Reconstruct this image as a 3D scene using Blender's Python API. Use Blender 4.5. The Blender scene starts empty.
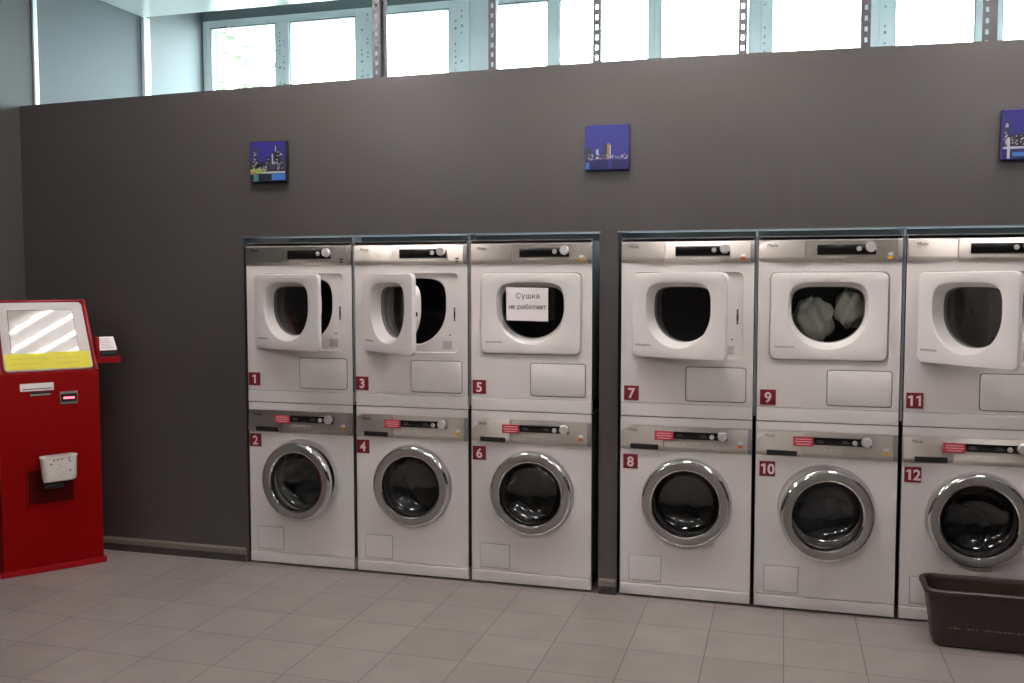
import bpy, bmesh, math, random
from mathutils import Vector, Matrix
random.seed(7)
PI = math.pi
scene = bpy.context.scene
col = scene.collection

# ------------------------------------------------------------------ materials
def lin(c):
    return tuple(((v/255)/12.92 if v/255 <= .04045 else (((v/255)+.055)/1.055)**2.4) for v in c)

def pm(name, rgb, rough=.5, metal=0.0, coat=0.0, noise=0.0, scale=8, emit=0.0, spec=.5, aniso=0.0, bump=0.0, bscale=200, raw=False):
    m = bpy.data.materials.new(name); m.use_nodes = True
    nt = m.node_tree; b = nt.nodes['Principled BSDF']
    c = rgb if raw else lin(rgb)
    b.inputs['Base Color'].default_value = (*c, 1)
    b.inputs['Roughness'].default_value = rough
    b.inputs['Metallic'].default_value = metal
    b.inputs['Coat Weight'].default_value = coat
    b.inputs['Coat Roughness'].default_value = .06
    b.inputs['Specular IOR Level'].default_value = spec
    if emit:
        b.inputs['Emission Color'].default_value = (*c, 1)
        b.inputs['Emission Strength'].default_value = emit
    tc = None
    if noise or bump:
        tc = nt.nodes.new('ShaderNodeTexCoord')
    if noise:
        n = nt.nodes.new('ShaderNodeTexNoise'); n.inputs['Scale'].default_value = scale; n.inputs['Detail'].default_value = 4
        nt.links.new(tc.outputs['Object'], n.inputs['Vector'])
        r = nt.nodes.new('ShaderNodeMapRange'); r.inputs['To Min'].default_value = 1-noise; r.inputs['To Max'].default_value = 1+noise
        nt.links.new(n.outputs['Fac'], r.inputs['Value'])
        x = nt.nodes.new('ShaderNodeMix'); x.data_type = 'RGBA'; x.blend_type = 'MULTIPLY'; x.inputs['Factor'].default_value = 1
        x.inputs['A'].default_value = (*c, 1); nt.links.new(r.outputs['Result'], x.inputs['B'])
        nt.links.new(x.outputs['Result'], b.inputs['Base Color'])
    if bump:
        n = nt.nodes.new('ShaderNodeTexNoise'); n.inputs['Scale'].default_value = bscale
        nt.links.new(tc.outputs['Object'], n.inputs['Vector'])
        bp = nt.nodes.new('ShaderNodeBump'); bp.inputs['Strength'].default_value = bump; bp.inputs['Distance'].default_value = .002
        nt.links.new(n.outputs['Fac'], bp.inputs['Height']); nt.links.new(bp.outputs['Normal'], b.inputs['Normal'])
    if aniso:
        b.inputs['Anisotropic'].default_value = aniso
        t = nt.nodes.new('ShaderNodeTangent'); t.direction_type = 'UV_MAP'; t.uv_map = 'UVMap'
        nt.links.new(t.outputs['Tangent'], b.inputs['Tangent'])
    return m

def glass_mat(name, tint, ior=1.45, rough=.0):
    m = bpy.data.materials.new(name); m.use_nodes = True
    nt = m.node_tree; nt.nodes.clear()
    o = nt.nodes.new('ShaderNodeOutputMaterial'); mix = nt.nodes.new('ShaderNodeMixShader')
    t = nt.nodes.new('ShaderNodeBsdfTransparent'); t.inputs['Color'].default_value = (*tint, 1)
    g = nt.nodes.new('ShaderNodeBsdfGlossy'); g.inputs['Roughness'].default_value = rough; g.inputs['Color'].default_value = (1, 1, 1, 1)
    lw = nt.nodes.new('ShaderNodeLayerWeight'); lw.inputs['Blend'].default_value = .5      # Schlick reflectance of a thin sheet
    p5 = nt.nodes.new('ShaderNodeMath'); p5.operation = 'POWER'; p5.inputs[1].default_value = 5
    f = nt.nodes.new('ShaderNodeMapRange'); f.inputs['To Min'].default_value = ((ior-1)/(ior+1))**2; f.inputs['To Max'].default_value = 1
    nt.links.new(lw.outputs['Facing'], p5.inputs[0]); nt.links.new(p5.outputs[0], f.inputs['Value'])
    nt.links.new(f.outputs[0], mix.inputs['Fac']); nt.links.new(t.outputs[0], mix.inputs[1]); nt.links.new(g.outputs[0], mix.inputs[2])
    nt.links.new(mix.outputs[0], o.inputs['Surface'])
    return m

TUBE = 26
M = {}
M['wall'] = pm('wall_grey_paint', (72, 68, 66), .33, spec=1.0, noise=.03, scale=3, bump=.05, bscale=350)
M['wall_side'] = pm('side_wall_paint', (66, 64, 63), .62)
M['wall_panel'] = pm('pale_grey_panel', (76, 80, 83), .6)
M['jamb'] = pm('jamb_panel', (112, 116, 118), .6)
M['wall_pale'] = pm('wall_pale_paint', (236, 240, 242), .6)
M['lintel'] = pm('lintel_paint', (120, 128, 130), .6)
M['ceil'] = pm('ceiling_white', (226, 230, 228), .16, noise=.02, scale=4)
M['base'] = pm('skirting', (120, 113, 102), .5)
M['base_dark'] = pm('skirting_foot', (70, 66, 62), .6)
M['white'] = pm('white_enamel', (220, 214, 211), .28, coat=.25)
M['casing'] = pm('grey_casing', (84, 84, 86), .6)
M['white2'] = pm('white_plastic', (222, 217, 214), .33)
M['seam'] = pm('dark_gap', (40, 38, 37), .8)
M['seamgrey'] = pm('grey_seam', (118, 112, 108), .7)
M['steel'] = pm('brushed_steel', (198, 191, 183), .42, metal=1, aniso=.94)
M['chrome'] = pm('chrome', (225, 225, 225), .07, metal=1)
M['satin'] = pm('satin_steel', (158, 154, 151), .5, metal=.85)
M['rubber'] = pm('grey_rubber', (105, 104, 102), .6)
M['black'] = pm('black_plastic', (20, 18, 18), .18, coat=.4)
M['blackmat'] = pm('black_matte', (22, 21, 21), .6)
M['drum'] = pm('drum_steel', (120, 116, 112), .35, metal=1)
M['knob'] = pm('knob_silver', (205, 203, 200), .3, metal=.3)
M['maroon'] = pm('maroon_plate', (122, 10, 28), .45)
M['numeral'] = pm('numeral_pale', (232, 212, 210), .5)
M['pinklab'] = pm('pink_label', (182, 52, 68), .5)
M['palepink'] = pm('pink_print', (240, 165, 170), .5)
M['key'] = pm('key_marks', (205, 200, 195), .5)
M['logo'] = pm('logo_ink', (46, 40, 38), .5)
M['yellowst'] = pm('yellow_sticker', (214, 160, 50), .5)
M['whitest'] = pm('white_sticker', (235, 232, 228), .5)
M['orangest'] = pm('orange_sticker', (205, 105, 40), .5)
M['ratingst'] = pm('grey_rating_label', (172, 166, 162), .5)
M['paper'] = pm('paper', (236, 228, 228), .7)
M['ink'] = pm('ink', (52, 46, 48), .7)
M['alu'] = pm('aluminium_edge', (196, 205, 212), .3, metal=.9)
M['edge'] = pm('dark_edge', (92, 96, 100), .3, metal=.7)
M['frame'] = pm('upvc_white', (240, 246, 248), .35)
M['tape'] = pm('film_print', (150, 162, 176), .6)
M['gasket'] = pm('window_gasket', (92, 92, 100), .6)
M['post'] = pm('galvanised_post', (84, 82, 85), .5, metal=.1, noise=.08, scale=25)
M['pipe'] = pm('white_pipe', (238, 240, 240), .3)
M['red'] = pm('red_enamel', (128, 0, 0), .42, spec=.1)
M['redrim'] = pm('red_trim', (150, 6, 14), .42, spec=.25)
M['reddark'] = pm('red_recess', (70, 1, 2), .6, spec=.1)
M['bezel'] = pm('bezel_silver', (206, 199, 196), .06, spec=.25)
M['screen'] = pm('touch_screen', (172, 167, 160), .035, spec=.25)
M['yellow'] = pm('yellow_paper', (218, 205, 52), .6)
M['yellowink'] = pm('yellow_faded_ink', (196, 183, 48), .6)
M['led'] = pm('red_led', (255, 90, 110), .4, emit=1.2)
M['slotgrey'] = pm('slot_grey', (150, 146, 140), .35, metal=.6)
M['tray'] = pm('tray_white', (226, 218, 212), .4)
M['brown'] = pm('brown_plastic', (52, 40, 34), .4, bump=.04, bscale=300)
M['mark'] = pm('pale_mark', (128, 118, 110), .5)
M['cloth'] = pm('white_laundry', (236, 236, 230), .9)
M['cloth2'] = pm('olive_laundry', (120, 112, 78), .9)
M['cloth3'] = pm('dark_laundry', (62, 66, 72), .9)
M['tube'] = pm('lit_tube', (255, 248, 246), .5, emit=TUBE)
M['tray_l'] = pm('lamp_tray', (205, 205, 203), .4)
M['bark'] = pm('bark', (176, 170, 160), .9)
M['leaf'] = pm('leaf', (98, 116, 84), .6, noise=.2)
M['soil'] = pm('yard_ground', (165, 165, 155), .9)
M['glass'] = glass_mat('smoked_glass', (.9, .9, .88), 1.5)
M['bowl'] = glass_mat('bowl_glass', (.62, .62, .61), 1.7)
M['pane'] = glass_mat('pane_glass', (.93, .97, .97), 1.2)

# floor tiles
def floor_mat():
    m = bpy.data.materials.new('floor_tiles'); m.use_nodes = True
    nt = m.node_tree; b = nt.nodes['Principled BSDF']
    tc = nt.nodes.new('ShaderNodeTexCoord')
    mp = nt.nodes.new('ShaderNodeMapping'); mp.inputs['Location'].default_value = (-.2830, .35, 0)
    nt.links.new(tc.outputs['Object'], mp.inputs['Vector'])
    br = nt.nodes.new('ShaderNodeTexBrick'); br.offset = 0; br.squash = 1
    br.inputs['Scale'].default_value = 1; br.inputs['Brick Width'].default_value = .3025; br.inputs['Row Height'].default_value = .3
    br.inputs['Mortar Size'].default_value = .0022; br.inputs['Mortar Smooth'].default_value = .3; br.inputs['Bias'].default_value = 0
    br.inputs['Color1'].default_value = (*lin((139, 130, 126)), 1); br.inputs['Color2'].default_value = (*lin((146, 137, 133)), 1)
    br.inputs['Mortar'].default_value = (*lin((92, 84, 81)), 1)
    nt.links.new(mp.outputs[0], br.inputs['Vector'])
    n = nt.nodes.new('ShaderNodeTexNoise'); n.inputs['Scale'].default_value = 5; n.inputs['Detail'].default_value = 6
    nt.links.new(tc.outputs['Object'], n.inputs['Vector'])
    r = nt.nodes.new('ShaderNodeMapRange'); r.inputs['To Min'].default_value = .80; r.inputs['To Max'].default_value = 1.18
    nt.links.new(n.outputs['Fac'], r.inputs['Value'])
    x = nt.nodes.new('ShaderNodeMix'); x.data_type = 'RGBA'; x.blend_type = 'MULTIPLY'; x.inputs['Factor'].default_value = 1
    nt.links.new(br.outputs['Color'], x.inputs['A']); nt.links.new(r.outputs['Result'], x.inputs['B'])
    nt.links.new(x.outputs['Result'], b.inputs['Base Color'])
    b.inputs['Roughness'].default_value = .42
    bp = nt.nodes.new('ShaderNodeBump'); bp.inputs['Strength'].default_value = .4; bp.inputs['Distance'].default_value = .002; bp.invert = True
    nt.links.new(br.outputs['Fac'], bp.inputs['Height']); nt.links.new(bp.outputs['Normal'], b.inputs['Normal'])
    return m
M['floor'] = floor_mat()

# ------------------------------------------------------------------ mesh builder
class MB:
    def __init__(s):
        s.v = []; s.f = []; s.mi = []; s.mats = []
    def m(s, mat):
        if mat not in s.mats: s.mats.append(mat)
        return s.mats.index(mat)
    def add(s, vs, fs, mat, T=None):
        o = len(s.v); k = s.m(mat)
        s.v += [tuple(T @ Vector(p)) if T else tuple(p) for p in vs]
        s.f += [tuple(i+o for i in f) for f in fs]; s.mi += [k]*len(fs)
        return s
    def box(s, x0, x1, y0, y1, z0, z1, mat, bev=0, T=None):
        if bev:
            bm = bmesh.new(); bmesh.ops.create_cube(bm, size=1)
            for v in bm.verts:
                v.co = ((x0+x1)/2+v.co.x*(x1-x0), (y0+y1)/2+v.co.y*(y1-y0), (z0+z1)/2+v.co.z*(z1-z0))
            bmesh.ops.bevel(bm, geom=bm.edges[:], offset=bev, segments=2, affect='EDGES', profile=.6)
            bm.verts.index_update()
            s.add([v.co[:] for v in bm.verts], [[v.index for v in f.verts] for f in bm.faces], mat, T); bm.free()
            return s
        vs = [(x0,y0,z0),(x1,y0,z0),(x1,y1,z0),(x0,y1,z0),(x0,y0,z1),(x1,y0,z1),(x1,y1,z1),(x0,y1,z1)]
        return s.add(vs, [(0,3,2,1),(4,5,6,7),(0,1,5,4),(1,2,6,5),(2,3,7,6),(3,0,4,7)], mat, T)
    def loops(s, Ls, mat, closed=True, cap0=False, cap1=False, T=None):
        n = len(Ls[0]); vs = [p for L in Ls for p in L]; fs = []
        for a in range(len(Ls)-1):
            for i in range(n if closed else n-1):
                j = (i+1) % n
                fs.append((a*n+i, a*n+j, (a+1)*n+j, (a+1)*n+i))
        if cap0: fs.append(tuple(reversed(range(n))))
        if cap1: fs.append(tuple((len(Ls)-1)*n+i for i in range(n)))
        return s.add(vs, fs, mat, T)
    def prism(s, poly, x0, x1, mat, T=None):          # poly in (y,z), extruded along x
        L0 = [(x0, y, z) for y, z in poly]; L1 = [(x1, y, z) for y, z in poly]
        return s.loops([L0, L1], mat, cap0=True, cap1=True, T=T)
    def lathe(s, prof, mat, n=48, c=(0, 0, 0), axis='Y', cap0=False, cap1=False, T=None):   # prof (r, h)
        Ls = []
        for r, h in prof:
            L = []
            for i in range(n):
                a = 2*PI*i/n; u, w = r*math.cos(a), r*math.sin(a)
                L.append((c[0]+u, c[1]+h, c[2]+w) if axis == 'Y' else ((c[0]+u, c[1]+w, c[2]+h) if axis == 'Z' else (c[0]+h, c[1]+u, c[2]+w)))
            Ls.append(L)
        return s.loops(Ls, mat, cap0=cap0, cap1=cap1, T=T)
    def build(s, name, parent=None, smooth=35, loc=None):
        me = bpy.data.meshes.new(name); me.from_pydata(s.v, [], s.f)
        for mt in s.mats: me.materials.append(mt)
        me.polygons.foreach_set('material_index', s.mi)
        bm = bmesh.new(); bm.from_mesh(me)
        bmesh.ops.recalc_face_normals(bm, faces=bm.faces[:])
        if smooth:
            lim = math.radians(smooth)
            for f in bm.faces: f.smooth = True
            for e in bm.edges:
                if len(e.link_faces) == 2 and e.calc_face_angle(0) > lim: e.smooth = False
        uv = bm.loops.layers.uv.new('UVMap')
        for f in bm.faces:
            for l in f.loops: l[uv].uv = (l.vert.co.z+l.vert.co.y*.3, l.vert.co.x)
        bm.to_mesh(me); bm.free()
        o = bpy.data.objects.new(name, me); col.objects.link(o)
        if parent: o.parent = parent
        if loc: o.location = loc
        return o

def empty(name, loc=(0, 0, 0), rz=0):
    o = bpy.data.objects.new(name, None); col.objects.link(o); o.location = loc; o.rotation_euler = (0, 0, rz); o.empty_display_size = .1
    return o
def tag(o, label, cat, group=None):
    o['label'] = label; o['category'] = cat
    if group: o['group'] = group
    return o
def struct(o, label=None):
    o['kind'] = 'structure'
    if label: o['label'] = label
    return o
def copy_tree(o, parent=None):
    c = o.copy(); col.objects.link(c)
    if parent: c.parent = parent
    for ch in o.children: copy_tree(ch, c)
    return c
def child(o, name):
    for c in o.children:
        if c.name.split('.')[0] == name: return c

def text_mesh(name, txt, size, mat, parent, loc, bold=0.0, depth=.0004, align='LEFT', rot=(PI/2, 0, 0), space=1.0, xs=1.0):
    cu = bpy.data.curves.new(name+'_t', 'FONT'); cu.body = txt; cu.size = size; cu.extrude = depth; cu.offset = bold
    cu.align_x = align; cu.space_character = space; cu.resolution_u = 3
    t = bpy.data.objects.new('tmp', cu); col.objects.link(t)
    dg = bpy.context.evaluated_depsgraph_get(); dg.update()
    me = bpy.data.meshes.new_from_object(t.evaluated_get(dg)); me.name = name
    bpy.data.objects.remove(t); bpy.data.curves.remove(cu)
    me.materials.clear(); me.materials.append(mat)
    o = bpy.data.objects.new(name, me); col.objects.link(o); o.parent = parent; o.location = loc; o.rotation_euler = rot; o.scale = (xs, 1, 1)
    return o

# radial outlines -------------------------------------------------------------
def r_circle(R): return lambda a: R
def r_dee(a_, top, bot):
    def f(t):
        c, s_ = abs(math.cos(t)), math.sin(t)
        if s_ >= 0: return ((c/a_)**4.2+(s_/top)**4.2)**(-1/4.2)
        return ((c/a_)**2.05+(-s_/bot)**2.05)**(-1/2.05)
    return f
def r_rect(x0, x1, z0, z1, rad=0):            # box round the origin, by bisection
    cx, cz, hw, hh = (x0+x1)/2, (z0+z1)/2, (x1-x0)/2, (z1-z0)/2
    def sd(x, z):
        qx, qz = abs(x-cx)-hw+rad, abs(z-cz)-hh+rad
        return math.hypot(max(qx, 0), max(qz, 0))+min(max(qx, qz), 0)-rad
    def f(t):
        lo, hi = 0, 3
        for _ in range(46):
            m = (lo+hi)/2
            if sd(m*math.cos(t), m*math.sin(t)) < 0: lo = m
            else: hi = m
        return lo
    return f
def angles(n, extra=()):
    A = [2*PI*i/n for i in range(n)]+[math.atan2(z, x) % (2*PI) for x, z in extra]
    return sorted(A)
def outline(fn, A, y, c): return [(c[0]+fn(a)*math.cos(a), y, c[1]+fn(a)*math.sin(a)) for a in A]

# ------------------------------------------------------------------ dimensions
F = .012
W = .595
XS = [0, .6125, 1.2251, 1.9584, 2.5709, 3.1835]
ROOM = dict(x0=-1.396, x1=7.5, y0=-11.0, y1=1.758, h=3.207)
WT = 2.471      # partition top
OT = 1.706      # opening top
PT = .10        # partition thickness

# ------------------------------------------------------------------ the setting
def setting():
    R = ROOM
    struct(MB().box(R['x0']-.1, R['x1']+.1, R['y0']-.1, R['y1']+.2, -.1, 0, M['floor']).build('floor'), 'grey square floor tiles')
    struct(MB().box(R['x0'], R['x1'], R['y0'], 1.075, R['h'], R['h']+.012, M['ceil']).build('ceiling', smooth=0), 'glossy white stretch ceiling')
    struct(MB().box(R['x0']-.12, R['x1']+.12, R['y0']-.12, R['y1']+.2, 3.75, 3.87, M['wall_pale']).build('ceiling_slab', smooth=0))
    struct(MB().box(R['x0']-.12, R['x0'], R['y0']-.1, R['y1']+.2, 0, 3.75, M['wall_side']).build('wall_left', smooth=0))
    struct(MB().box(R['x1'], R['x1']+.12, R['y0']-.1, R['y1']+.2, 0, 3.75, M['wall_side']).build('wall_right', smooth=0))
    struct(MB().box(R['x0'], R['x1'], R['y0']-.12, R['y0'], 0, 3.75, M['wall_side']).build('wall_back', smooth=0))
    # partition holding the machines
    b = MB()
    xa0, xa1, xb0, xb1 = -.014, 1.856, 1.942, 3.80
    for x0, x1, z0, z1 in ((R['x0'], xa0, 0, OT), (xa1, xb0, 0, OT), (xb1, R['x1'], 0, OT)):
        b.box(x0, x1, 0, PT, z0, z1, M['wall'])
    pts = [(R['x0'], 2.447), (-.3, 2.464), (.8, 2.478), (2.2, 2.484), (3.7, 2.463), (R['x1'], 2.463)]
    poly = [(R['x0'], OT)]+pts+[(R['x1'], OT)]
    poly = poly[:1]+[(R['x1'], OT)]+pts[::-1]
    b.loops([[(x, 0, z) for x, z in poly], [(x, PT, z) for x, z in poly]], M['wall'], cap0=True, cap1=True)
    struct(MB().box(-.1, 3.9, .63, .65, 0, 1.76, M['seam']).build('daylight_blocker', smooth=0), 'added dark board behind the machines, blocking daylight')  # added board: blocks daylight and the view through the gap above the dryers
    b.box(R['x0'], R['x1'], PT+.004, PT+.06, 1.73, 1.80, M['wall'])
    b.box(R['x0'], R['x1'], PT, PT+.004, OT+.02, 2.44, M['wall_pale'])  # white backing added on the partition's rear to bounce light onto window frames
    struct(b.build('wall_partition', smooth=0), 'grey partition wall with two openings full of machines')
    # window wall: sill, head, piers
    b = MB(); y0, y1 = R['y1'], R['y1']+.2
    b.box(R['x0'], R['x1'], y0, y1, 0, 2.25, M['wall_side'])
    b.box(R['x0'], R['x1'], y0, y1, 3.352, 3.75, M['lintel'])
    b.box(.642, .772, y0, y1, 2.25, 3.352, M['wall_pale'])
    struct(MB().box(R['x0'], R['x0']+.004, .142, 1.05, 0, R['h'], M['wall_panel']).box(R['x0'], R['x0']+.004, 1.12, R['y1'], 0, 3.75, M['jamb']).build('trim_20', smooth=0), 'pale wall panels in the corridor behind the partition')
    struct(b.build('wall_window', smooth=0))
    # skirting
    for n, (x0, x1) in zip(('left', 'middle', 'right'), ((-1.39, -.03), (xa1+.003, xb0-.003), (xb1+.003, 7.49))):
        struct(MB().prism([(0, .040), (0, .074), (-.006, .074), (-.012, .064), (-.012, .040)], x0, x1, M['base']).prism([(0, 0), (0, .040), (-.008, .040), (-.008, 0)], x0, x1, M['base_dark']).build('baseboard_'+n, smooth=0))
    struct(MB().box(R['x0'], R['x0']+.012, R['y0'], -.015, 0, .074, M['base'], .003).build('baseboard_side'))
    # edging profiles of the two openings and uprights between the dryers
    t = 1
    for x0, x1 in ((xa0, xa1), (xb0, xb1)):
        b = MB()
        b.box(x0-.003, x1+.003, -.002, PT*.9, OT-.002, OT+.003, M['alu'])
        struct(b.build('trim_%d' % t, smooth=0), 'thin metal edging along the top of a machine opening'); t += 1
        for xx in (x0, x1):
            struct(MB().box(xx-.0015, xx+.0015, -.001, PT*.9, 0, OT-.003, M['edge']).build('trim_%d' % t, smooth=0), 'dark metal edging down the side of a machine opening'); t += 1
    for x in (XS[0], XS[1], XS[3], XS[4]):
        struct(MB().box(x+W+.004, x+W+.0135, .004, PT*.9, .875, OT-.003, M['alu']).build('trim_%d' % t, smooth=0), 'narrow metal upright between two dryers'); t += 1
    # joint strip on the left wall and white pipe in the far corner
    struct(MB().box(R['x0'], R['x0']+.012, .108, .140, 0, R['h'], M['pipe'], .003).build('trim_%d' % t)); t += 1
    struct(MB().box(R['x0'], R['x0']+.028, 1.055, 1.120, 0, R['h'], M['pipe'], .003).build('trim_%d' % t), 'white corner post in the corridor'); t += 1
    struct(MB().box(R['x0'], R['x0']+.006, 1.02, 1.055, 0, R['h'], M['gasket']).build('trim_%d' % t, smooth=0))  # dark strip drawn for the narrow shadow gap beside the corner post
    # windows: outer frame, sash mullions, pane
    y0, y1 = R['y1']-.012, R['y1']+.05
    wins = [(-1.388, -.040, [(-.805, -.695)], .058, .148), (-.040, .640, [], .046, .147), (.774, 1.87, [(1.175, 1.255)], .05, .038),
            (1.87, 2.52, [], .038, .07), (2.52, 3.20, [], .064, .10), (3.20, 3.78, [], .086, .06), (3.78, 4.6, [], .082, .06), (4.6, 6.0, [], .06, .06), (6.0, 7.4, [], .06, .06)]
    for k, (x0, x1, mul, fl, fr) in enumerate(wins):
        z0, z1 = 2.25, 3.352
        b = MB()
        b.box(x0, x0+fl, y0, y1, z0, z1, M['frame'], .004); b.box(x1-fr, x1, y0, y1, z0, z1, M['frame'], .004)
        b.box(x0+fl, x1-fr, y0, y1, z1-.050, z1, M['frame'], .004); b.box(x0+fl, x1-fr, y0, y1, z0, z0+.06, M['frame'], .004)
        for m0, m1 in mul: b.box(m0, m1, y0-.004, y1, z0+.06, z1-.050, M['frame'], .004)
        f = struct(b.build('window_%d' % (k+1)))
        # dark glazing gaskets
        g = MB(); ed = sorted([x0+fl]+[q for m_ in mul for q in m_]+[x1-fr])
        for a, c in zip(ed[::2], ed[1::2]):
            for q in (a, c-.005): g.box(q, q+.005, y0+.004, y0+.03, z0+.06, z1-.050, M['gasket'])
            g.box(a, c, y0+.004, y0+.03, z1-.056, z1-.050, M['gasket'])
        g.build('glazing_gasket', f, 0)
        g = MB().box(x0+fl-.005, x1-fr+.005, y0+.03, y0+.036, z0+.055, z1-.046, M['pane']); g.build('glass_pane', f, 0)
        # printed protective film left on the frames
        if k in (0, 1, 4, 5):
            g = MB(); rr = random.Random(k)
            spans = [(x1-fr, x1)]+[m_ for m_ in mul] if k < 2 else [(x0, x0+fl)]
            for a, c in spans:
                for r_ in range(2 if c-a > .09 else 1):
                    xx = a+(c-a)*(.35+.3*r_); z = 2.4
                    while z < 3.30:
                        h = rr.uniform(.01, .035)
                        if rr.random() < .6: g.box(xx-.003-rr.random()*.004, xx+.002+rr.random()*.006, y0-.0055, y0-.0035, z, z+h*.5, M['tape'])
                        z += h+rr.uniform(.004, .03)
            g.build('film_print', f, 0)
    # outdoors
    struct(MB().box(-12, 14, R['y1']+.3, 16, -.2, -.1, M['soil']).build('ground'))

setting()

# tree seen through the window
def tree(x, y, h, lab, seed):
    rnd = random.Random(seed)
    t = empty('tree', (x, y, -.1)); tag(t, lab, 'tree')
    b = MB(); b.lathe([(.14, 0), (.1, h*.45), (.05, h*.85), (.01, h)], M['bark'], 12, axis='Z')
    for i in range(9):
        a = rnd.uniform(0, 2*PI); z0 = h*rnd.uniform(.4, .8); L = h*.3
        T = Matrix.Translation((0, 0, z0)) @ Matrix.Rotation(a, 4, 'Z') @ Matrix.Rotation(.9, 4, 'Y')
        b.lathe([(.035, 0), (.008, L)], M['bark'], 6, axis='Z', T=T)
    b.build('trunk', t)
    b = MB()
    for i in range(1300):
        u, w, q = rnd.gauss(0, 1), rnd.gauss(0, 1), rnd.gauss(0, 1); n = math.sqrt(u*u+w*w+q*q)
        r = rnd.random()**.4
        p = (u/n*r*1.5, w/n*r*1.3, h*.68+q/n*r*h*.32)
        T = Matrix.Translation(p) @ Matrix.Rotation(rnd.uniform(0, 6), 4, 'Z') @ Matrix.Rotation(rnd.uniform(0, 6), 4, 'X')
        b.add([(-.09, 0, 0), (0, -.05, .02), (.1, 0, 0), (0, .05, .02)], [(0, 1, 2, 3)], M['leaf'], T)
    b.build('foliage', t, 0)
tree(-5.1, 6.5, 6.3, 'pale green leafy tree outside, behind the leftmost window', 3)

# ------------------------------------------------------------------ machines
def panel_profile(z0, z1):
    return [(.004, z0), (-.004, z0+.002), (-.010, z0+.012), (-.0125, z0+.020), (-.0130, z0+.024), (-.0130+(z1-z0-.03)*.12, z1-.006), (-.002, z1-.001), (.004, z1)]

def fascia(parent, z0, z1, washer):
    """stainless control strip: left piece, right piece with display and knobs, end cap"""
    pr = panel_profile(z0, z1)
    left = MB().prism(pr, -.098, .098, M['steel']).build('detergent_drawer' if washer else 'filter_drawer', parent, 25, (.1005, 0, 0))
    rt = MB().prism(pr, .2015, .5735, M['steel']).build('control_panel', parent, 25)
    MB().prism(pr, .5755, .594, M['satin']).build('end_cap', parent, 25)
    if washer:
        MB().box(-.053, .078, -.0155, -.010, z0+.007, z0+.030, M['blackmat'], .003).build('drawer_grip', left)
    h = z1-z0
    dz0, dz1 = (z0+.060, z0+.094) if washer else (z0+.032, z0+.076)
    d = MB().box(.246, .488, -.0165, -.010, dz0, dz1, M['black'], .003)
    if washer:
        for x in (.262, .366):
            d.box(x, x+.03, -.0168, -.0160, dz0+.012, dz0+.014, M['seamgrey']); d.box(x, x+.024, -.0168, -.0160, dz0+.020, dz0+.022, M['seamgrey'])
    d.build('display', rt)
    zc = z0+.077 if washer else z0+.0595; kz = z0+.038 if washer else z0+.019
    MB().lathe([(0.0005, -.034), (.018, -.034), (.021, -.031), (.0225, -.016)], M['knob'], 28, (.4665, 0, zc+.004), cap0=True).build('selector_knob', rt)
    MB().lathe([(0.0005, -.023), (.009, -.023), (.0105, -.021), (.011, -.016)], M['knob'], 20, (.4185, 0, zc-.002), cap0=True).build('start_button', rt)
    k = MB()
    for i in range(4): k.box(.256+.030*i, .275+.030*i, -.0145, -.0115, kz, kz+.006, M['key'])
    k.build('key_row', rt, 0)
    text_mesh('logo', 'Miele', .021, M['logo'], left, (-.064, -.0122, z1-.028))
    return left, rt

def panel_sticker(rt, kind, z0, z1):
    h = z1-z0; b = MB(); za = z0+(.029 if h > .11 else .012)
    if kind == 'plain':
        b.box(.537, .553, -.0142, -.0118, za, za+.007, M['logo']); b.box(.537, .553, -.0142, -.0118, za+.014, za+.021, M['logo'])
    else:
        b.box(.534, .556, -.0142, -.0105, za, za+.013, M['orangest' if kind == 'orange' else 'yellowst'])
        b.box(.536, .556, -.0142, -.0105, za+.017, za+.028, M['whitest'])
    b.build('status_sticker', rt, 0)

def cabinet_shell(b, z0, z1, depth):
    # sides, back, top and bottom of the case (front is added by the caller)
    vs = [(0, 0, z0), (W, 0, z0), (W, 0, z1), (0, 0, z1), (0, depth, z0), (W, depth, z0), (W, depth, z1), (0, depth, z1)]
    b.add(vs, [(0, 4, 7, 3), (1, 2, 6, 5), (4, 5, 6, 7), (3, 7, 6, 2), (0, 1, 5, 4)], M['casing'])

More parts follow.
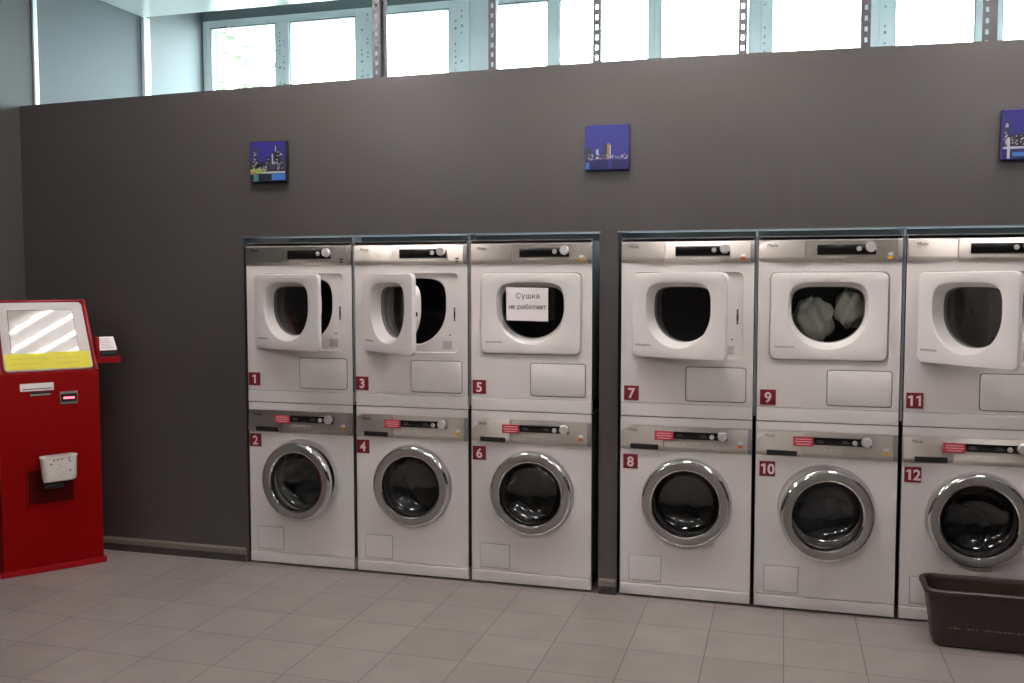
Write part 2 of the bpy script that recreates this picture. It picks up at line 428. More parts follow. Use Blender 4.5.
def make_washer():
    root = empty('washing_machine')
    zs, zp0, zp1, zt = .068, .697, .813, .852
    cx, cz = .304, .462
    A = angles(96, [(x-cx, z-cz) for x in (0, W) for z in (zs, zt)])
    b = MB(); cabinet_shell(b, zs, zt, .60)
    c = (cx, cz)
    L = [outline(r_rect(-cx, W-cx, zs-cz, zt-cz), A, 0, c), outline(r_circle(.207), A, 0, c)]
    b.loops(L, M['white'])
    b.loops([outline(r_circle(.207), A, 0, c), outline(r_circle(.205), A, .007, c), outline(r_circle(.178), A, .009, c), outline(r_circle(.172), A, .03, c)], M['white'])
    b.box(.002, W-.002, -.0025, .0, zp1+.002, zt, M['white2'])
    b.build('cabinet', root)
    MB().prism([(.03, F), (-.003, F), (-.004, F+.004), (-.004, zs-.007), (-.001, zs-.004), (.03, zs-.004)], .001, W-.001, M['white2']).build('plinth', root, 25)
    for i, (x, y) in enumerate(((.05, .08), (.545, .08), (.05, .52), (.545, .52))): MB().lathe([(.02, 0), (.02, .05), (.012, .068)], M['blackmat'], 12, (x, y, 0), 'Z', cap0=True).build('foot', root)
    fascia(root, zp0, zp1, True)
    MB().box(cx-.196, cx-.187, .004, .009, cz-.012, cz+.014, M['blackmat'], .001).build('latch_slot', root)
    # drum and rubber gasket
    b = MB(); b.lathe([(.172, .03), (.168, .05), (.155, .06), (.152, .075), (.165, .09)], M['rubber'], 64, (cx, 0, cz)); b.build('door_gasket', root)
    b = MB(); b.lathe([(.165, .09), (.235, .095), (.24, .12), (.24, .40), (.22, .42), (.001, .425)], M['drum'], 64, (cx, 0, cz))
    for k in range(3):
        a = .5+k*2*PI/3
        T = Matrix.Translation((cx, .25, cz)) @ Matrix.Rotation(a, 4, 'Y')
        b.prism([(-.15, .238), (-.13, .19), (.13, .19), (.15, .238)], -.025, .025, M['drum'], T)
    b.build('drum', root)
    # service flap, lower left
    fx0, fx1, fz0, fz1 = .044, .191, .082, .198
    b = MB().box(fx0-.002, fx1+.002, -.0008, .001, fz0-.002, fz1+.002, M['seamgrey']).box(fx0, fx1, -.0022, 0, fz0, fz1, M['white2'], .0008)
    b.build('service_flap', root)
    # pink notice sticker across the strip
    b = MB().box(.160, .246, -.0175, -.0120, .750, .791, M['pinklab'])
    for z, w in ((.781, .066), (.770, .072), (.759, .06)): b.box(.203-w/2, .203+w/2, -.0178, -.0172, z-.0022, z+.0022, M['palepink'])
    b.build('notice_sticker', root, 0)
    # door: origin at the hinge on the right
    d = empty('door', (cx+.198, -.002, cz)); d.parent = root
    o = (-.198, 0, 0)
    b = MB()
    b.lathe([(.1985, -.004), (.2025, -.010), (.2035, -.022), (.2015, -.032), (.1965, -.0385), (.190, -.041)], M['chrome'], 96, o)
    b.lathe([(.190, -.041), (.186, -.0415), (.160, -.0385), (.158, -.038)], M['satin'], 96, o)
    b.lathe([(.158, -.038), (.153, -.036), (.150, -.031), (.148, -.018)], M['chrome'], 96, o)
    b.lathe([(.1985, -.004), (.17, .002), (.15, .004), (.148, -.018)], M['rubber'], 96, o)
    b.build('door_ring', d)
    b = MB()
    b.lathe([(.148, -.018), (.146, -.002), (.142, .014), (.134, .028), (.118, .041), (.10, .051), (.06, .061), (.0005, .064)], M['bowl'], 64, o)
    b.build('door_glass', d)
    return root

def make_dryer():
    """built standing on z = 0 (its own underside)"""
    root = empty('tumble_dryer')
    Z = .855
    zs, zp0, zp1, zt = .918-Z, 1.560-Z, 1.657-Z, 1.672-Z
    cx, cz = .297, 1.3495-Z
    c = (cx, cz)
    rx0, rx1, rz0, rz1 = .050-cx, .548-cx, 1.128-Z-cz, 1.520-Z-cz
    A = angles(160, [(x-cx, z-cz) for x in (0, W) for z in (zs, zt)])
    b = MB(); cabinet_shell(b, zs, zt, .60)
    rect, rec, rec2 = r_rect(-cx, W-cx, zs-cz, zt-cz), r_rect(rx0, rx1, rz0, rz1, .03), r_rect(rx0+.004, rx1-.004, rz0+.004, rz1-.004, .028)
    op = r_dee(.186, .150, .190); op2 = r_dee(.180, .144, .184)
    b.loops([outline(rect, A, 0, c), outline(rec, A, 0, c), outline(rec2, A, .012, c), outline(op, A, .013, c), outline(op2, A, .020, c), outline(op2, A, .10, c)], M['white'])
    b.box(.002, W-.002, .0, .02, zp1+.002, zt+.004, M['satin'])
    b.build('cabinet', root)
    MB().prism([(.03, 0), (-.001, 0), (-.003, .004), (-.003, zs-.007), (-.001, zs-.003), (.03, zs-.003)], .001, W-.001, M['white2']).build('plinth', root, 25)
    MB().box(.01, W-.01, .03, .58, 0, zs, M['seam']).build('base_tray', root, 0)
    fascia(root, zp0, zp1, False)
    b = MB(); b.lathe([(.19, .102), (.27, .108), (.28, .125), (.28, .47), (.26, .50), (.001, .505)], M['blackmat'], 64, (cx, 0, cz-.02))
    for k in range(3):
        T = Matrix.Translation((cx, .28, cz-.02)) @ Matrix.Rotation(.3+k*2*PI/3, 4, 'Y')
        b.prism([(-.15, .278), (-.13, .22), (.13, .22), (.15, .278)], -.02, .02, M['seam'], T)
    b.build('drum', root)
    # lower right access flap
    fx0, fx1, fz0, fz1 = .300, .563, .934-Z, 1.087-Z
    cc = ((fx0+fx1)/2, (fz0+fz1)/2); AA = angles(96)
    hw, hh = (fx1-fx0)/2, (fz1-fz0)/2
    b = MB().loops([outline(r_rect(-hw-.003, hw+.003, -hh-.003, hh+.003, .010), AA, 0.001, cc), outline(r_rect(-hw-.003, hw+.003, -hh-.003, hh+.003, .010), AA, -.0008, cc)], M['seam'], cap1=True)
    b.loops([outline(r_rect(-hw, hw, -hh, hh, .008), AA, 0.0, cc), outline(r_rect(-hw, hw, -hh, hh, .008), AA, -.0022, cc), outline(r_rect(-hw+.002, hw-.002, -hh+.002, hh-.002, .007), AA, -.003, cc)], M['white2'], cap1=True)
    b.build('access_flap', root)
    # latch and rating label inside the door recess
    b = MB().box(.519, .527, .0105, .0145, 1.300-Z, 1.333-Z, M['blackmat'], .001).build('door_latch', root); b = MB().box(.519, .528, .0119, .0135, 1.284-Z, 1.352-Z, M['seamgrey']).box(.521, .526, .010, .0145, 1.345-Z, 1.350-Z, M['seam']).box(.521, .526, .010, .0145, 1.286-Z, 1.291-Z, M['seam'])
    b.build('latch_plate', root)
    MB().lathe([(.004, .0105), (.004, .014)], M['seam'], 10, (.500, 0, 1.216-Z), cap0=True).build('door_switch', root)
    MB().box(.462, .510, .0118, .0145, 1.146-Z, 1.187-Z, M['ratingst']).build('rating_label', root, 0)
    # door: origin at the hinge, left edge
    dw, dh = .486, .383
    d = empty('door', (.054, 0, 1.3245-Z)); d.parent = root
    dc = (cx-.054, cz-(1.3245-Z))
    B = angles(160)
    R0 = lambda g: r_rect(-dc[0]+g, dw-dc[0]-g, -dh/2-dc[1]+g, dh/2-dc[1]-g, .028-g)
    D = lambda g: r_dee(.168+g, .124+g, .170+g)
    I = lambda g: r_dee(.1515+g, .102+g, .141+g)
    b = MB()
    b.loops([outline(R0(.004), B, .011, dc), outline(R0(0), B, .007, dc), outline(R0(0), B, -.006, dc), outline(R0(.003), B, -.0105, dc), outline(R0(.010), B, -.012, dc),
             outline(D(.004), B, -.012, dc), outline(D(0), B, -.0105, dc), outline(D(-.0025), B, -.006, dc), outline(I(.003), B, .042, dc)], M['white2'])
    b.loops([outline(I(.003), B, .042, dc), outline(I(0), B, .046, dc), outline(I(0), B, .062, dc)], M['rubber'])
    b.loops([outline(I(0), B, .062, dc), outline(I(.004), B, .088, dc)], M['seam'])
    b.loops([outline(I(.004), B, .088, dc), outline(D(-.012), B, .088, dc), outline(D(-.004), B, .082, dc), outline(D(.002), B, .013, dc), outline(R0(.004), B, .011, dc)], M['white2'])
    b.build('door_panel', d)
    MB().loops([outline(I(.002), B, .054, dc), outline(I(.002), B, .058, dc)], M['glass'], cap0=True, cap1=True).build('door_window', d, 30)
    text_mesh('door_lettering', 'PROFESSIONAL', .0125, M['logo'], d, (.022, -.0122, -.141), depth=.0003)
    b = MB().box(.407, .4145, .050, .060, -.010, .010, M['blackmat']); b.build('latch_catch', d)
    return root

def number_plate(root, n, x, z):
    p = MB().box(x-.034, x+.034, -.0025, .0005, z-.034, z+.034, M['maroon'], .0008).build('number_plate', root)
    s = .064
    ds = str(n); wd = .038; x0 = x-wd*(len(ds)-1)/2*.86
    for k, ch in enumerate(ds):
        xc = x0+k*wd*.86
        if ch == '1':       # plain stem with a flag
            h = .0455; zb = z-h/2; b = MB()
            pts = [(xc+.0085, zb), (xc+.0085, zb+h), (xc+.001, zb+h), (xc-.0115, zb+h-.006), (xc-.0098, zb+h-.0135), (xc-.0012, zb+h-.0100), (xc-.0012, zb)]
            b.loops([[(a, -.0025, c) for a, c in pts], [(a, -.0030, c) for a, c in pts]], M['numeral'], cap1=True); b.build('numeral', p, 0)
        else: text_mesh('numeral', ch, s, M['numeral'], p, (xc, -.0026, z-s*.355), bold=.0016, depth=.0003, align='CENTER')
    return p

washer0 = make_washer(); dryer0 = make_dryer()
WL = ['white front-loading washing machine numbered 2, below dryer 1, porthole door slightly ajar',
      'white front-loading washing machine numbered 4, below dryer 3, chrome porthole closed',
      'white front-loading washing machine numbered 6, under the dryer with the paper notice',
      'white front-loading washing machine numbered 8, below dryer 7, leftmost of the right bank',
      'white front-loading washing machine numbered 10, below dryer 9, porthole door ajar',
      'white front-loading washing machine numbered 12, behind the brown plastic basket']
DL = ['white tumble dryer numbered 1, leftmost of the top row, door part open',
      'white tumble dryer numbered 3, on top of washer 4, door wide open',
      'white tumble dryer numbered 5 with a paper notice on its closed door',
      'white tumble dryer numbered 7, on top of washer 8, door part open',
      'white tumble dryer numbered 9, door closed on pale laundry',
      'white tumble dryer numbered 11, rightmost, door swung open']
dang = [21, 38, 0, 26, 0, 50]
wang = [-4.5, 0, 0, 0, 11, 0]
tilt_d = [0, 3, 0, -3, -4, 3.5]
tilt_w = [0, -2, -4.6, -3, -4, 3.5]
stk_d = ['plain', 'plain', 'yellow', 'orange', 'yellow', 'yellow']
stk_w = ['yellow', 'yellow', 'orange', 'orange', 'yellow', 'yellow']
for i, x in enumerate(XS):
    w = washer0 if i == 0 else copy_tree(washer0)
    d = dryer0 if i == 0 else copy_tree(dryer0)
    WXS = [washer0, dryer0]
    w.location = (x, 0, 0); d.location = (x, 0, .855)
    tag(w, WL[i], 'washing machine', 'washing machines in the bottom row'); tag(d, DL[i], 'tumble dryer', 'tumble dryers in the top row')
    globals().setdefault('WS', []).append(w); globals().setdefault('DS', []).append(d)
for i in range(6):
    w, d = WS[i], DS[i]
    number_plate(d, 2*i+1, .049+(-.012, -.014, -.008, 0, 0, -.004)[i], .9615-.855+(.012, .006, .006, 0, 0, .004)[i])
    number_plate(w, 2*i+2, .051+(-.014, -.015, -.011, -.004, 0, -.006)[i], .639+(.014, .008, .005, .002, 0, .006)[i])
    child(d, 'door').rotation_euler = (0, 0, -math.radians(dang[i]))
    child(w, 'door').rotation_euler = (0, 0, math.radians(wang[i]))
    if i == 0: child(w, 'door').location = (.502-.007, -.002-.036, .462-.008)      # stands ajar on the other edge
    if i == 4: child(w, 'door').location = (.502-.006, -.002-.012, .462-.004)
    child(d, 'filter_drawer').rotation_euler = (0, 0, math.radians(tilt_d[i]))
    child(w, 'detergent_drawer').rotation_euler = (0, 0, math.radians(tilt_w[i]))
    panel_sticker(child(d, 'control_panel'), stk_d[i], 1.560-.855, 1.657-.855)
    panel_sticker(child(w, 'control_panel'), stk_w[i], .697, .813)

# paper notice taped in the window of dryer 5
t = empty('paper_notice', (XS[2]+.283, -.0135, 1.369)); tag(t, 'white paper notice taped over the round window of dryer 5', 'notice')
MB().add([(-.101, 0, -.076), (.104, 0, -.080), (.104, 0, .078), (-.102, 0, .082), (-.101, .001, -.076), (.104, .001, -.080), (.104, .001, .078), (-.102, .001, .082)],
         [(0, 1, 2, 3), (7, 6, 5, 4), (0, 4, 5, 1), (1, 5, 6, 2), (2, 6, 7, 3), (3, 7, 4, 0)], M['paper']).build('sheet', t, 0)
text_mesh('lettering', 'Сушка', .036, M['ink'], t, (.005, -.0006, .028), align='CENTER', depth=.0002, space=1.05)
b = MB()                                            # the first letter, drawn as two stems and a bar
for q0, q1, r0, r1 in ((-.0890, -.0860, -.0220, -.0045), (-.0770, -.0740, -.0220, -.0045), (-.0870, -.0760, -.0147, -.0120)): b.box(q0, q1, -.0008, -.0002, r0, r1, M['ink'])
b.build('lettering', t, 0)
text_mesh('lettering', 'е работает', .0325, M['ink'], t, (.010, -.0006, -.022), align='CENTER', depth=.0002)

# laundry ---------------------------------------------------------------------
def blob(name, c, rad, mat, seed, amp=.35, n=40):
    rnd = random.Random(seed); ph = [(rnd.uniform(2, 7), rnd.uniform(0, 6), rnd.uniform(2, 6), rnd.uniform(0, 6)) for _ in range(6)]
    vs, fs = [], []
    m = n//2
    for i in range(m+1):
        th = PI*i/m
        for j in range(n):
            a = 2*PI*j/n
            k = 1+amp*sum(math.sin(round(p[0])*a+p[1]+th*1.5)*math.sin(p[2]*th+p[3]) for p in ph)/3
            if i in (0, m): k = 1
            vs.append((c[0]+rad[0]*k*math.sin(th)*math.cos(a), c[1]+rad[1]*k*math.sin(th)*math.sin(a), c[2]+rad[2]*k*math.cos(th)))
    for i in range(m):
        for j in range(n): fs.append((i*n+j, i*n+(j+1) % n, (i+1)*n+(j+1) % n, (i+1)*n+j))
    return MB().add(vs, fs, mat).build(name, None, 80)
zc = 1.3295
tag(blob('laundry', (XS[4]+.240, .182, zc-.035), (.085, .085, .105), M['cloth'], 5, .2), 'crumpled white sheet tumbling behind the window of dryer 9', 'laundry')
tag(blob('laundry', (XS[4]+.400, .182, zc+.03), (.066, .085, .085), M['cloth'], 9, .22), 'pale cloth high at the right behind the window of dryer 9', 'laundry')
tag(blob('laundry', (XS[0]+.304, .255, .36), (.15, .12, .115), M['cloth3'], 21, .22), 'dark laundry behind the round glass of washer 2, bottom left', 'laundry')
tag(blob('laundry', (XS[4]+.304, .255, .355), (.15, .12, .11), M['cloth3'], 22, .22), 'dark laundry behind the round glass of washer 10', 'laundry')
tag(blob('laundry', (XS[5]+.27, .255, .36), (.12, .11, .11), M['cloth3'], 23, .22), 'dark laundry behind the round glass of washer 12, above the basket', 'laundry')

# ------------------------------------------------------------------ canvases
def canvas(x, z, w, h, seed, style, label):
    t = empty('canvas_picture', (x, 0, z)); tag(t, label, 'picture', 'small skyline canvases on the grey wall')
    rnd = random.Random(seed)
    sky = pm('print_sky_%d' % seed, (46, 42, 120) if style != 1 else (54, 58, 130), .4, noise=.18, scale=7)
    edge = pm('print_edge_%d' % seed, (56, 50, 124), .5)
    dark = pm('print_dark_%d' % seed, (30, 32, 44), .4); dark2 = pm('print_dark2_%d' % seed, (52, 54, 62), .4)
    light = pm('print_light_%d' % seed, (176, 178, 190), .4); warm = pm('print_warm_%d' % seed, (150, 120, 84), .4)
    teal = pm('print_teal_%d' % seed, (70, 128, 120), .4); blue = pm('print_blue_%d' % seed, (58, 110, 180), .4)
    navy = pm('print_navy_%d' % seed, (38, 36, 86), .4); lime = pm('print_lime_%d' % seed, (150, 158, 80), .4)
    if style == 0: edge = pm('print_edge_dark', (30, 28, 52), .5)
    MB().box(0, w, -.032, -.001, 0, h, edge, .004).build('stretcher', t)
    b = MB(); yy = -.0322
    def q(x0, x1, z0, z1, mt, lay=0): b.box(x0, x1, yy-.0003*lay, -.031, z0, z1, mt)
    e = .004
    q(e, w-e, e, h-e, sky, 1)
    if style == 0:
        q(e, w-e, e, .062, dark, 2); q(e, .088, .06, .102, dark, 2); q(.10, w-e, .06, .112, dark2, 2); q(.118, .185, .10, .142, dark, 2)
        for i in range(12):
            x0 = e+rnd.uniform(0, w-.045); ww = rnd.uniform(.014, .035); hh = rnd.uniform(.085, .125)
            if .045 < x0 < .085: hh = rnd.uniform(.07, .09)
            x1_ = min(x0+ww, w-e); q(x0, x1_, .05, hh, dark if i % 2 else dark2, 3)
            for k in range(7):
                u = rnd.uniform(x0, x1_-.004); z = rnd.uniform(.055, hh-.006); q(u, u+.004, z, z+.005, light if k % 3 else warm, 4)
        q(.016, .045, .11, .175, dark2, 3); q(.135, .172, .10, .150, dark, 3); q(.146, .150, .15, .180, light, 3); q(.172, .185, .10, .162, dark2, 4); q(.126, .134, .09, .14, light, 4)
        for k in range(26):
            u = rnd.choice([rnd.uniform(.016, .04), rnd.uniform(.12, .18)]); z = rnd.uniform(.085, .15); q(u, u+.007, z, z+.004, light, 5)
        q(e, .075, .043, .066, lime, 5); q(e, .03, .040, .054, warm, 6); q(.075, w-e, .043, .052, light, 5)
        q(.022, .048, e, .040, teal, 5); q(.125, w-e, .008, .040, blue, 5); q(.05, .12, e, .03, dark, 5)
    elif style == 1:
        q(e, w-e, e, .046, navy, 2); q(e, .022, .006, .036, blue, 3); q(.11, .125, .006, .046, edge, 3)
        q(.005, .034, .046, .100, dark2, 3); q(.046, .072, .046, .074, dark2, 3); q(.053, .064, .07, .094, light, 4)
        q(.092, .116, .05, .120, warm, 3); q(.092, .104, .05, .120, dark2, 4); q(.116, .121, .05, .112, light, 3)
        for k in range(46):
            u = rnd.uniform(e, w-.012); z = rnd.uniform(.046, .068); q(u, u+rnd.uniform(.003, .008), z, z+.005, rnd.choice([light, warm, lime, light]), 5)
    else:
        q(e, w-e, e, .052, navy, 2); q(e, w-e, .044, .053, light, 4)
        for i in range(11):
            x0 = e+i*.0172; hh = rnd.uniform(.08, .13); x1_ = min(x0+.022, w-e); q(x0, x1_, .05, hh, dark if i % 2 else dark2, 3)
            for k in range(5):
                u = rnd.uniform(x0, x1_-.004); z = rnd.uniform(.056, hh-.006); q(u, u+.005, z, z+.005, rnd.choice([light, warm, light]), 5)
        q(.008, .028, .05, .155, dark2, 4)
        for k in range(14): u = rnd.uniform(.008, .022); z = rnd.uniform(.06, .15); q(u, u+.006, z, z+.005, light, 5)
        q(.02, .03, e, .09, light, 6); q(.04, .09, .014, .030, blue, 5); q(.14, .19, .016, .030, blue, 5)
    b.build('print', t, 0)
canvas(.051, 1.983, .205, .205, 1, 0, 'small square canvas of a lit night skyline, above dryer 1')
canvas(1.789, 1.987, .204, .205, 2, 1, 'small square canvas with wide plain blue sky, between the machine banks')
canvas(3.531, 1.974, .205, .205, 3, 2, 'small square canvas cut off by the right photo edge')

# ------------------------------------------------------------------ slotted posts behind the partition
px = [(.659, .730), (1.282, 1.322), (1.797, 1.835), (2.466, 2.501), (2.986, 3.027), (3.466, 3.509)]
PL = ['slotted steel post rising behind the wall above dryer 3, leftmost of the row',
      'slotted steel post beside the pale window pier, above dryer 5',
      'slotted steel post in front of the glass, above the middle canvas',
      'slotted steel post rising behind the wall above dryer 7',
      'slotted steel post rising behind the wall above dryer 9',
      'slotted steel post rightmost of the row, above dryer 11']
def post(x0, x1, lab, k):
    t = empty('slotted_post', ((x0+x1)/2, PT+.004, 1.8)); tag(t, lab, 'post', 'slotted steel posts behind the partition')
    w = .038 if k else .040; H = ROOM['h']-1.8
    # front flange with real slots, built as a ladder, and a side flange
    b = MB(); y0, y1 = .002, .005
    sw, sh, pitch = .0065, .022, .0465
    b.box(-w/2, -sw, y0, y1, 0, H, M['post']); b.box(sw, w/2, y0, y1, 0, H, M['post'])
    z = .02; prev = 0
    while z+sh < H:
        b.box(-sw, sw, y0, y1, prev, z, M['post']); prev = z+sh; z += pitch
    b.box(-sw, sw, y0, y1, prev, H, M['post'])
    b.build('slotted_flange', t, 0)
    b = MB()
    s = -1 if k in (0, 5) else 1
    if s < 0: b.box(w/2-.003, w/2, .005, .042, 0, H, M['post']); 
    else: b.box(w/2-.003, w/2, .005, .042, 0, H, M['post'])
    b.build('side_flange', t, 0)
    if k in (0, 5):
        MB().box(w/2, w/2+.026, .03, .034, 0, H, M['post']).build('rear_flange', t, 0)
for k, (a, c_) in enumerate(px): post(a, c_, PL[k], k)

# ------------------------------------------------------------------ payment kiosk
KA = (-1.041, -.609, 0); KR = math.atan2(.798, .603)
def kiosk():
    t = empty('payment_kiosk', KA, KR); tag(t, 'tall red payment kiosk with sloping touch screen at the left edge', 'payment terminal')
    u0, u1 = .020, .493; KZ = 1.018; H = 1.378; dep = .27
    s30, c30 = math.sin(math.radians(30)), math.cos(math.radians(30))
    top = (KZ+.416*c30, .416*s30)
    prof = [(.014, .028), (.014, KZ-.004), (.0165, KZ+.004), (.014+top[1], top[0]), (dep, top[0]), (dep, .028)]
    def taper(b):                                   # the sloping face narrows towards its top
        out = []
        for x, y, z in b.v:
            k = max(0, (z-KZ)/(top[0]-KZ)); out.append((.2565+(x-.2565)*(1-.047*k), y, z))
        b.v = out; return b
    taper(MB().prism(prof, u0, u1, M['red'])).build('housing', t, 20)
    MB().box(.004, .507, 0, dep+.006, 0, .03, M['redrim'], .006).build('foot_flange', t)
    # sloping face: local frame T (x along u, z up the slope, -y outward)
    T = Matrix.Translation((0, .014, KZ)) @ Matrix.Rotation(-math.radians(30), 4, 'X')
    # raised red rim of the sloping face
    b = MB(); A_ = angles(64)
    b.box(u0, u0+.018, -.010, .004, .0, .418, M['redrim'], .004, T); b.box(u1-.018, u1, -.010, .004, .0, .418, M['redrim'], .004, T)
    b.box(u0+.016, u1-.016, -.010, .004, .408, .418, M['redrim'], .003, T)
    taper(b).build('screen_rim', t)
    cc = (.2605, .208)
    hw, hh = .2085, .196
    b = MB().loops([outline(r_rect(-hw, hw, -hh, hh, .02), angles(96), .002, cc), outline(r_rect(-hw, hw, -hh, hh, .02), angles(96), -.006, cc), outline(r_rect(-hw+.003, hw-.003, -hh+.003, hh-.003, .018), angles(96), -.008, cc)], M['bezel'], cap1=True, T=T)
    bz = taper(b).build('screen_bezel', t)
    b = MB().box(.092, .416, -.0086, -.005, .085, .358, M['blackmat'], T=T).box(.095, .413, -.0092, -.005, .085, .3545, M['screen'], T=T)
    taper(b).build('touch_screen', bz, 0)
    # slots and labels on the front
    y = .014
    b = MB().box(.120, .274, y-.003, y+.001, .930, .968, M['whitest'])
    for k in range(22): b.box(.132+k*.0062, .132+k*.0062+.0044, y-.0034, y-.002, .937, .943, M['logo'])
    b.build('slot_label', t, 0)
    MB().box(.165, .258, y-.006, y+.001, .905, .914, M['slotgrey'], .002).box(.168, .255, y-.0066, y-.002, .914, .923, M['blackmat']).build('card_slot', t)
    b = MB().box(.302, .386, y-.008, y+.001, .853, .918, M['slotgrey'], .004).box(.306, .382, y-.0088, y-.004, .864, .907, M['blackmat'])
    b.build('note_acceptor', t)
    MB().box(.318, .370, y-.0095, y-.006, .880, .890, M['led']).build('slot_light', t, 0)
    # dark delivery recess
    b = MB().box(.135, .362, y-.0015, y+.002, .352, .53, M['reddark'])
    b.box(.135, .362, y-.006, y, .524, .532, M['red']); b.box(.135, .143, y-.006, y, .352, .53, M['red']); b.box(.354, .362, y-.006, y, .352, .53, M['red']); b.box(.135, .362, y-.006, y, .344, .353, M['red'])
    b.build('delivery_recess', t, 0)
    b = MB(); b.box(.21, .30, y-.045, y, .43, .463, M['blackmat'], .008); b.build('tub_shade_box', t)  # black box under the tub stands in for the dark shadow there
    # side bracket for the card reader
    b = MB().box(u1-.004, .608, .030, .135, 1.066, 1.078, M['redrim'], .002).box(.598, .608, .030, .135, 1.07, 1.090, M['redrim'], .002).box(u1-.004, u1+.012, .030, .135, 1.07, 1.19, M['redrim'], .003)
    b.box(u1-.004, .608, .030, .036, 1.052, 1.084, M['redrim'], .002)
    b.build('reader_bracket', t)
    return t, T
kt, KT = kiosk()
KM = Matrix.Translation(KA) @ Matrix.Rotation(KR, 4, 'Z')
# yellow paper strips taped along the foot of the screen
for k, (a, c_, z0, z1, lab) in enumerate(((.060, .284, .018, .108, 'yellow paper strip taped under the kiosk screen, left one'), (.268, .460, .016, .111, 'yellow paper strip taped under the kiosk screen, right one'))):
    t = empty('paper_strip'); t.matrix_world = KM @ KT; tag(t, lab, 'notice', 'yellow strips on the kiosk')
    yk = -.0100-.0008*k
    MB().box(a, c_, yk, yk+.0006, z0, z1, M['yellow']).build('sheet', t, 0)
    b = MB(); rr = random.Random(k)
    for r_ in range(2):
        x = a+.03
        while x < c_-.05:
            ln = rr.uniform(.012, .03); b.box(x, x+ln, yk-.0003, yk+.0002, z0+.03+.028*r_, z0+.035+.028*r_, M['yellowink']); x += ln+.007
    b.build('faded_lettering', t, 0)
# white dispenser tub on the recess
def tub():
    t = empty('plastic_tub'); t.matrix_world = KM @ Matrix.Translation((.281, .0075, .468)) @ Matrix.Rotation(math.radians(-1.5), 4, 'Y'); tag(t, 'white plastic tub hooked on the front of the red kiosk', 'tub')
    b = MB(); A_ = angles(72)
    def ring(hw, d, r, z, yo=0): 
        f = r_rect(-hw, hw, -d/2, d/2, r); return [(f(a)*math.cos(a), yo-d/2+f(a)*math.sin(a), z) for a in A_]
    b.loops([ring(.066, .055, .022, 0), ring(.076, .066, .028, .006), ring(.080, .070, .03, .018), ring(.085, .076, .03, .138), ring(.088, .079, .031, .141), ring(.088, .079, .031, .148), ring(.084, .075, .029, .149), ring(.081, .072, .028, .138), ring(.074, .064, .026, .012)], M['tray'], cap0=True, cap1=True)
    b.v = [(x, y, z*.88) for x, y, z in b.v]; b.build('tub_body', t)
    rr = random.Random(4)
    yy = lambda z: -.0700-.006*(z/.88-.018)/.12-.0006
    for x, z in ((-.056, .124), (-.028, .129), (-.010, .131), (.010, .131), (.042, .131), (-.042, .109), (.046, .116), (.046, .060)):
        z *= .88
        if abs(x) < .054: MB().box(x-.004, x+.004, yy(z), yy(z)+.003, z-.0035, z+.0035, M['ink'], .0008).build('vent_hole', t)
    for k in range(7):
        x = -.02+rr.uniform(0, .05); z = (.10, .088, .078, .068, .055, .045, .036)[k]*.88; MB().box(x, x+rr.uniform(.012, .024), yy(z), yy(z)+.002, z, z+.0022, M['ratingst']).build('printed_line', t, 0)
tub()
# card reader with a paper slip on the bracket
t = empty('card_reader'); t.matrix_world = KM @ Matrix.Translation((.549, .036, 1.078)); tag(t, 'black card reader under a white paper slip on the kiosk side bracket', 'card reader')
poly = [(0, .001), (0, .022), (.010, .030), (.078, .092), (.088, .090), (.088, .001)]
MB().prism(poly, -.043, .043, M['blackmat']).build('reader_body', t, 30)
t2 = empty('paper_slip'); t2.matrix_world = KM @ Matrix.Translation((.549, .036, 1.078)); tag(t2, 'white printed paper slip lying on the black card reader', 'paper')
Ts = Matrix.Translation((0, .003, .028)) @ Matrix.Rotation(math.atan2(.062, .068)-PI/2, 4, 'X')
b = MB().box(-.045, .047, -.006, -.005, .012, .112, M['paper'], T=Ts)
for r_ in range(6): b.box(-.03, .03-.006*(r_ % 3), -.0064, -.0055, .026+.014*r_, .0295+.014*r_, M['ratingst'], T=Ts)
b.build('sheet', t2, 0)

# ------------------------------------------------------------------ brown laundry basket
def basket():
    t = empty('laundry_basket', (3.482, -.205, 0)); tag(t, 'dark brown plastic laundry basket on the floor before washer 12', 'basket')
    A_ = angles(96)
    def ring(hw, hd, r, z):
        f = r_rect(-hw, hw, -hd, hd, r); return [(f(a)*math.cos(a), f(a)*math.sin(a), z) for a in A_]
    b = MB()
    b.loops([ring(.184, .070, .03, .0), ring(.192, .078, .034, .008), ring(.218, .108, .045, .205), ring(.219, .109, .045, .222)], M['brown'], cap0=True)
    b.loops([ring(.213, .103, .043, .222), ring(.210, .100, .042, .2), ring(.186, .074, .032, .012)], M['brown'], cap1=True)
    b.build('tub_body', t)
    MB().loops([ring(.219, .109, .045, .223), ring(.234, .124, .055, .223), ring(.237, .127, .057, .229), ring(.236, .126, .057, .240), ring(.231, .121, .054, .245), ring(.218, .108, .046, .244), ring(.214, .104, .044, .236), ring(.213, .103, .043, .222)], M['brown']).build('rim', t)
    b = MB(); rr = random.Random(8)
    for k in range(17):
        x = -.140+k*.0165
        if k in (3, 7): continue
        wd = rr.uniform(.006, .013); z = .086
        yy = -(.078+(z-.008)/.197*.030)
        b.box(x, x+wd, yy-.0010, yy+.004, z-.0025, z+.0025, M['mark'])
    b.build('moulded_mark', t, 0)
basket()

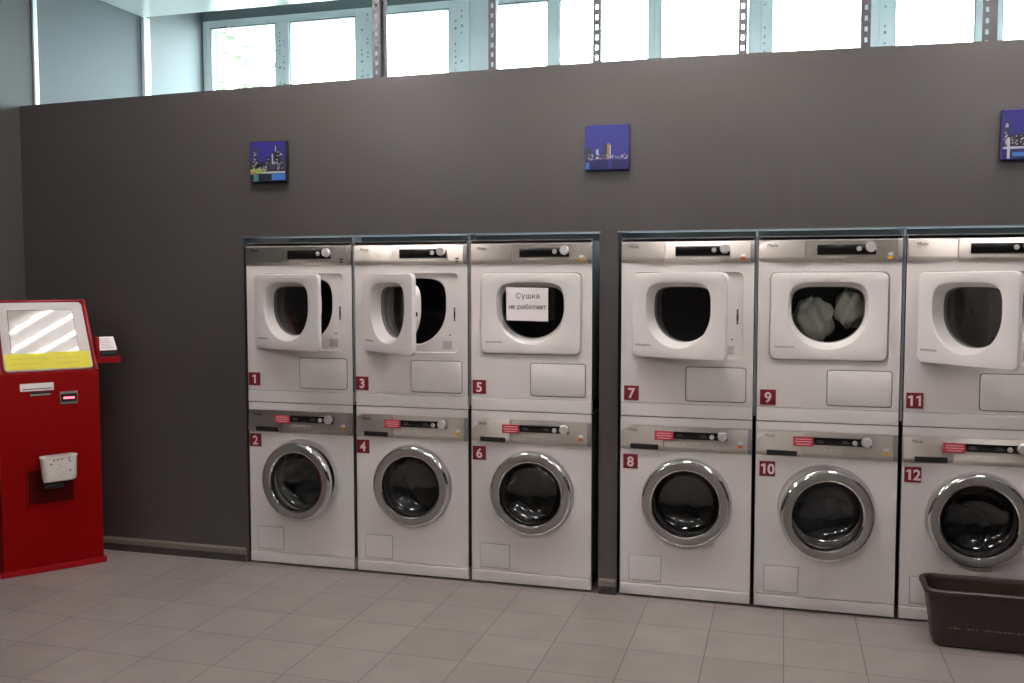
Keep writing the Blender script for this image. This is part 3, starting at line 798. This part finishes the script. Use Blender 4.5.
# ------------------------------------------------------------------ ceiling lights
def lamp():
    t = empty('ceiling_light')
    H = ROOM['h']
    b = MB(); w = .298
    b.box(-w, w, -w, w, -.012, 0, M['tray_l'])
    for s in (-1, 1):
        b.box(s*w-.006, s*w+.006, -w, w, -.072, 0, M['tray_l']); b.box(-w, w, s*w-.006, s*w+.006, -.072, 0, M['tray_l'])
    b.build('lamp_housing', t, 0)
    for k in range(4):
        x = -.2025+.135*k
        MB().lathe([(.013, -.285), (.013, .285)], M['tube'], 12, (x, 0, -.055), 'Y', cap0=True, cap1=True).build('fluorescent_tube', t)
    return t
l0 = lamp(); first = True
rows = [('front', -.75, (.345, 2.15, 3.95)), ('second', -4.7, (-.9, .9, 2.7, 4.5))]
for rn, y, xs_ in rows:
    for k, x in enumerate(xs_):
        l = l0 if first else copy_tree(l0); first = False
        l.location = (x, y, ROOM['h'])
        tag(l, 'square four-tube ceiling light, %s from the left in the %s row from the machines' % (('first', 'second', 'third', 'fourth')[k], rn), 'ceiling light', 'fluorescent ceiling lights')

# ------------------------------------------------------------------ sky, camera, view
wd = bpy.data.worlds.new('sky'); scene.world = wd; wd.use_nodes = True
bg = wd.node_tree.nodes['Background']; bg.inputs['Color'].default_value = (.80, .95, 1.0, 1); bg.inputs['Strength'].default_value = 6.0

cam = bpy.data.cameras.new('camera'); co = bpy.data.objects.new('camera', cam); col.objects.link(co); scene.camera = co
f_px, yaw, pit, roll = 953.67, -.2776, .0627, -.0009
cam.sensor_fit = 'HORIZONTAL'; cam.sensor_width = 36; cam.lens = f_px/1024*36; cam.clip_start = .05; cam.clip_end = 100
fw = Vector((math.sin(yaw)*math.cos(pit), math.cos(yaw)*math.cos(pit), -math.sin(pit)))
r = Vector((math.cos(yaw), -math.sin(yaw), 0)); u = r.cross(fw)
r2 = math.cos(roll)*r+math.sin(roll)*u; u2 = -math.sin(roll)*r+math.cos(roll)*u
co.matrix_world = Matrix(((r2.x, u2.x, -fw.x, 2.6814), (r2.y, u2.y, -fw.y, -4.388), (r2.z, u2.z, -fw.z, 1.4651+F), (0, 0, 0, 1)))

vs = scene.view_settings
vs.view_transform = 'Standard'; vs.look = 'None'; vs.exposure = 0; vs.gamma = 1; vs.use_curve_mapping = False
EXPOSURE = 1.68
vs.exposure = EXPOSURE
scene.cycles.max_bounces = 10; scene.cycles.transparent_max_bounces = 12
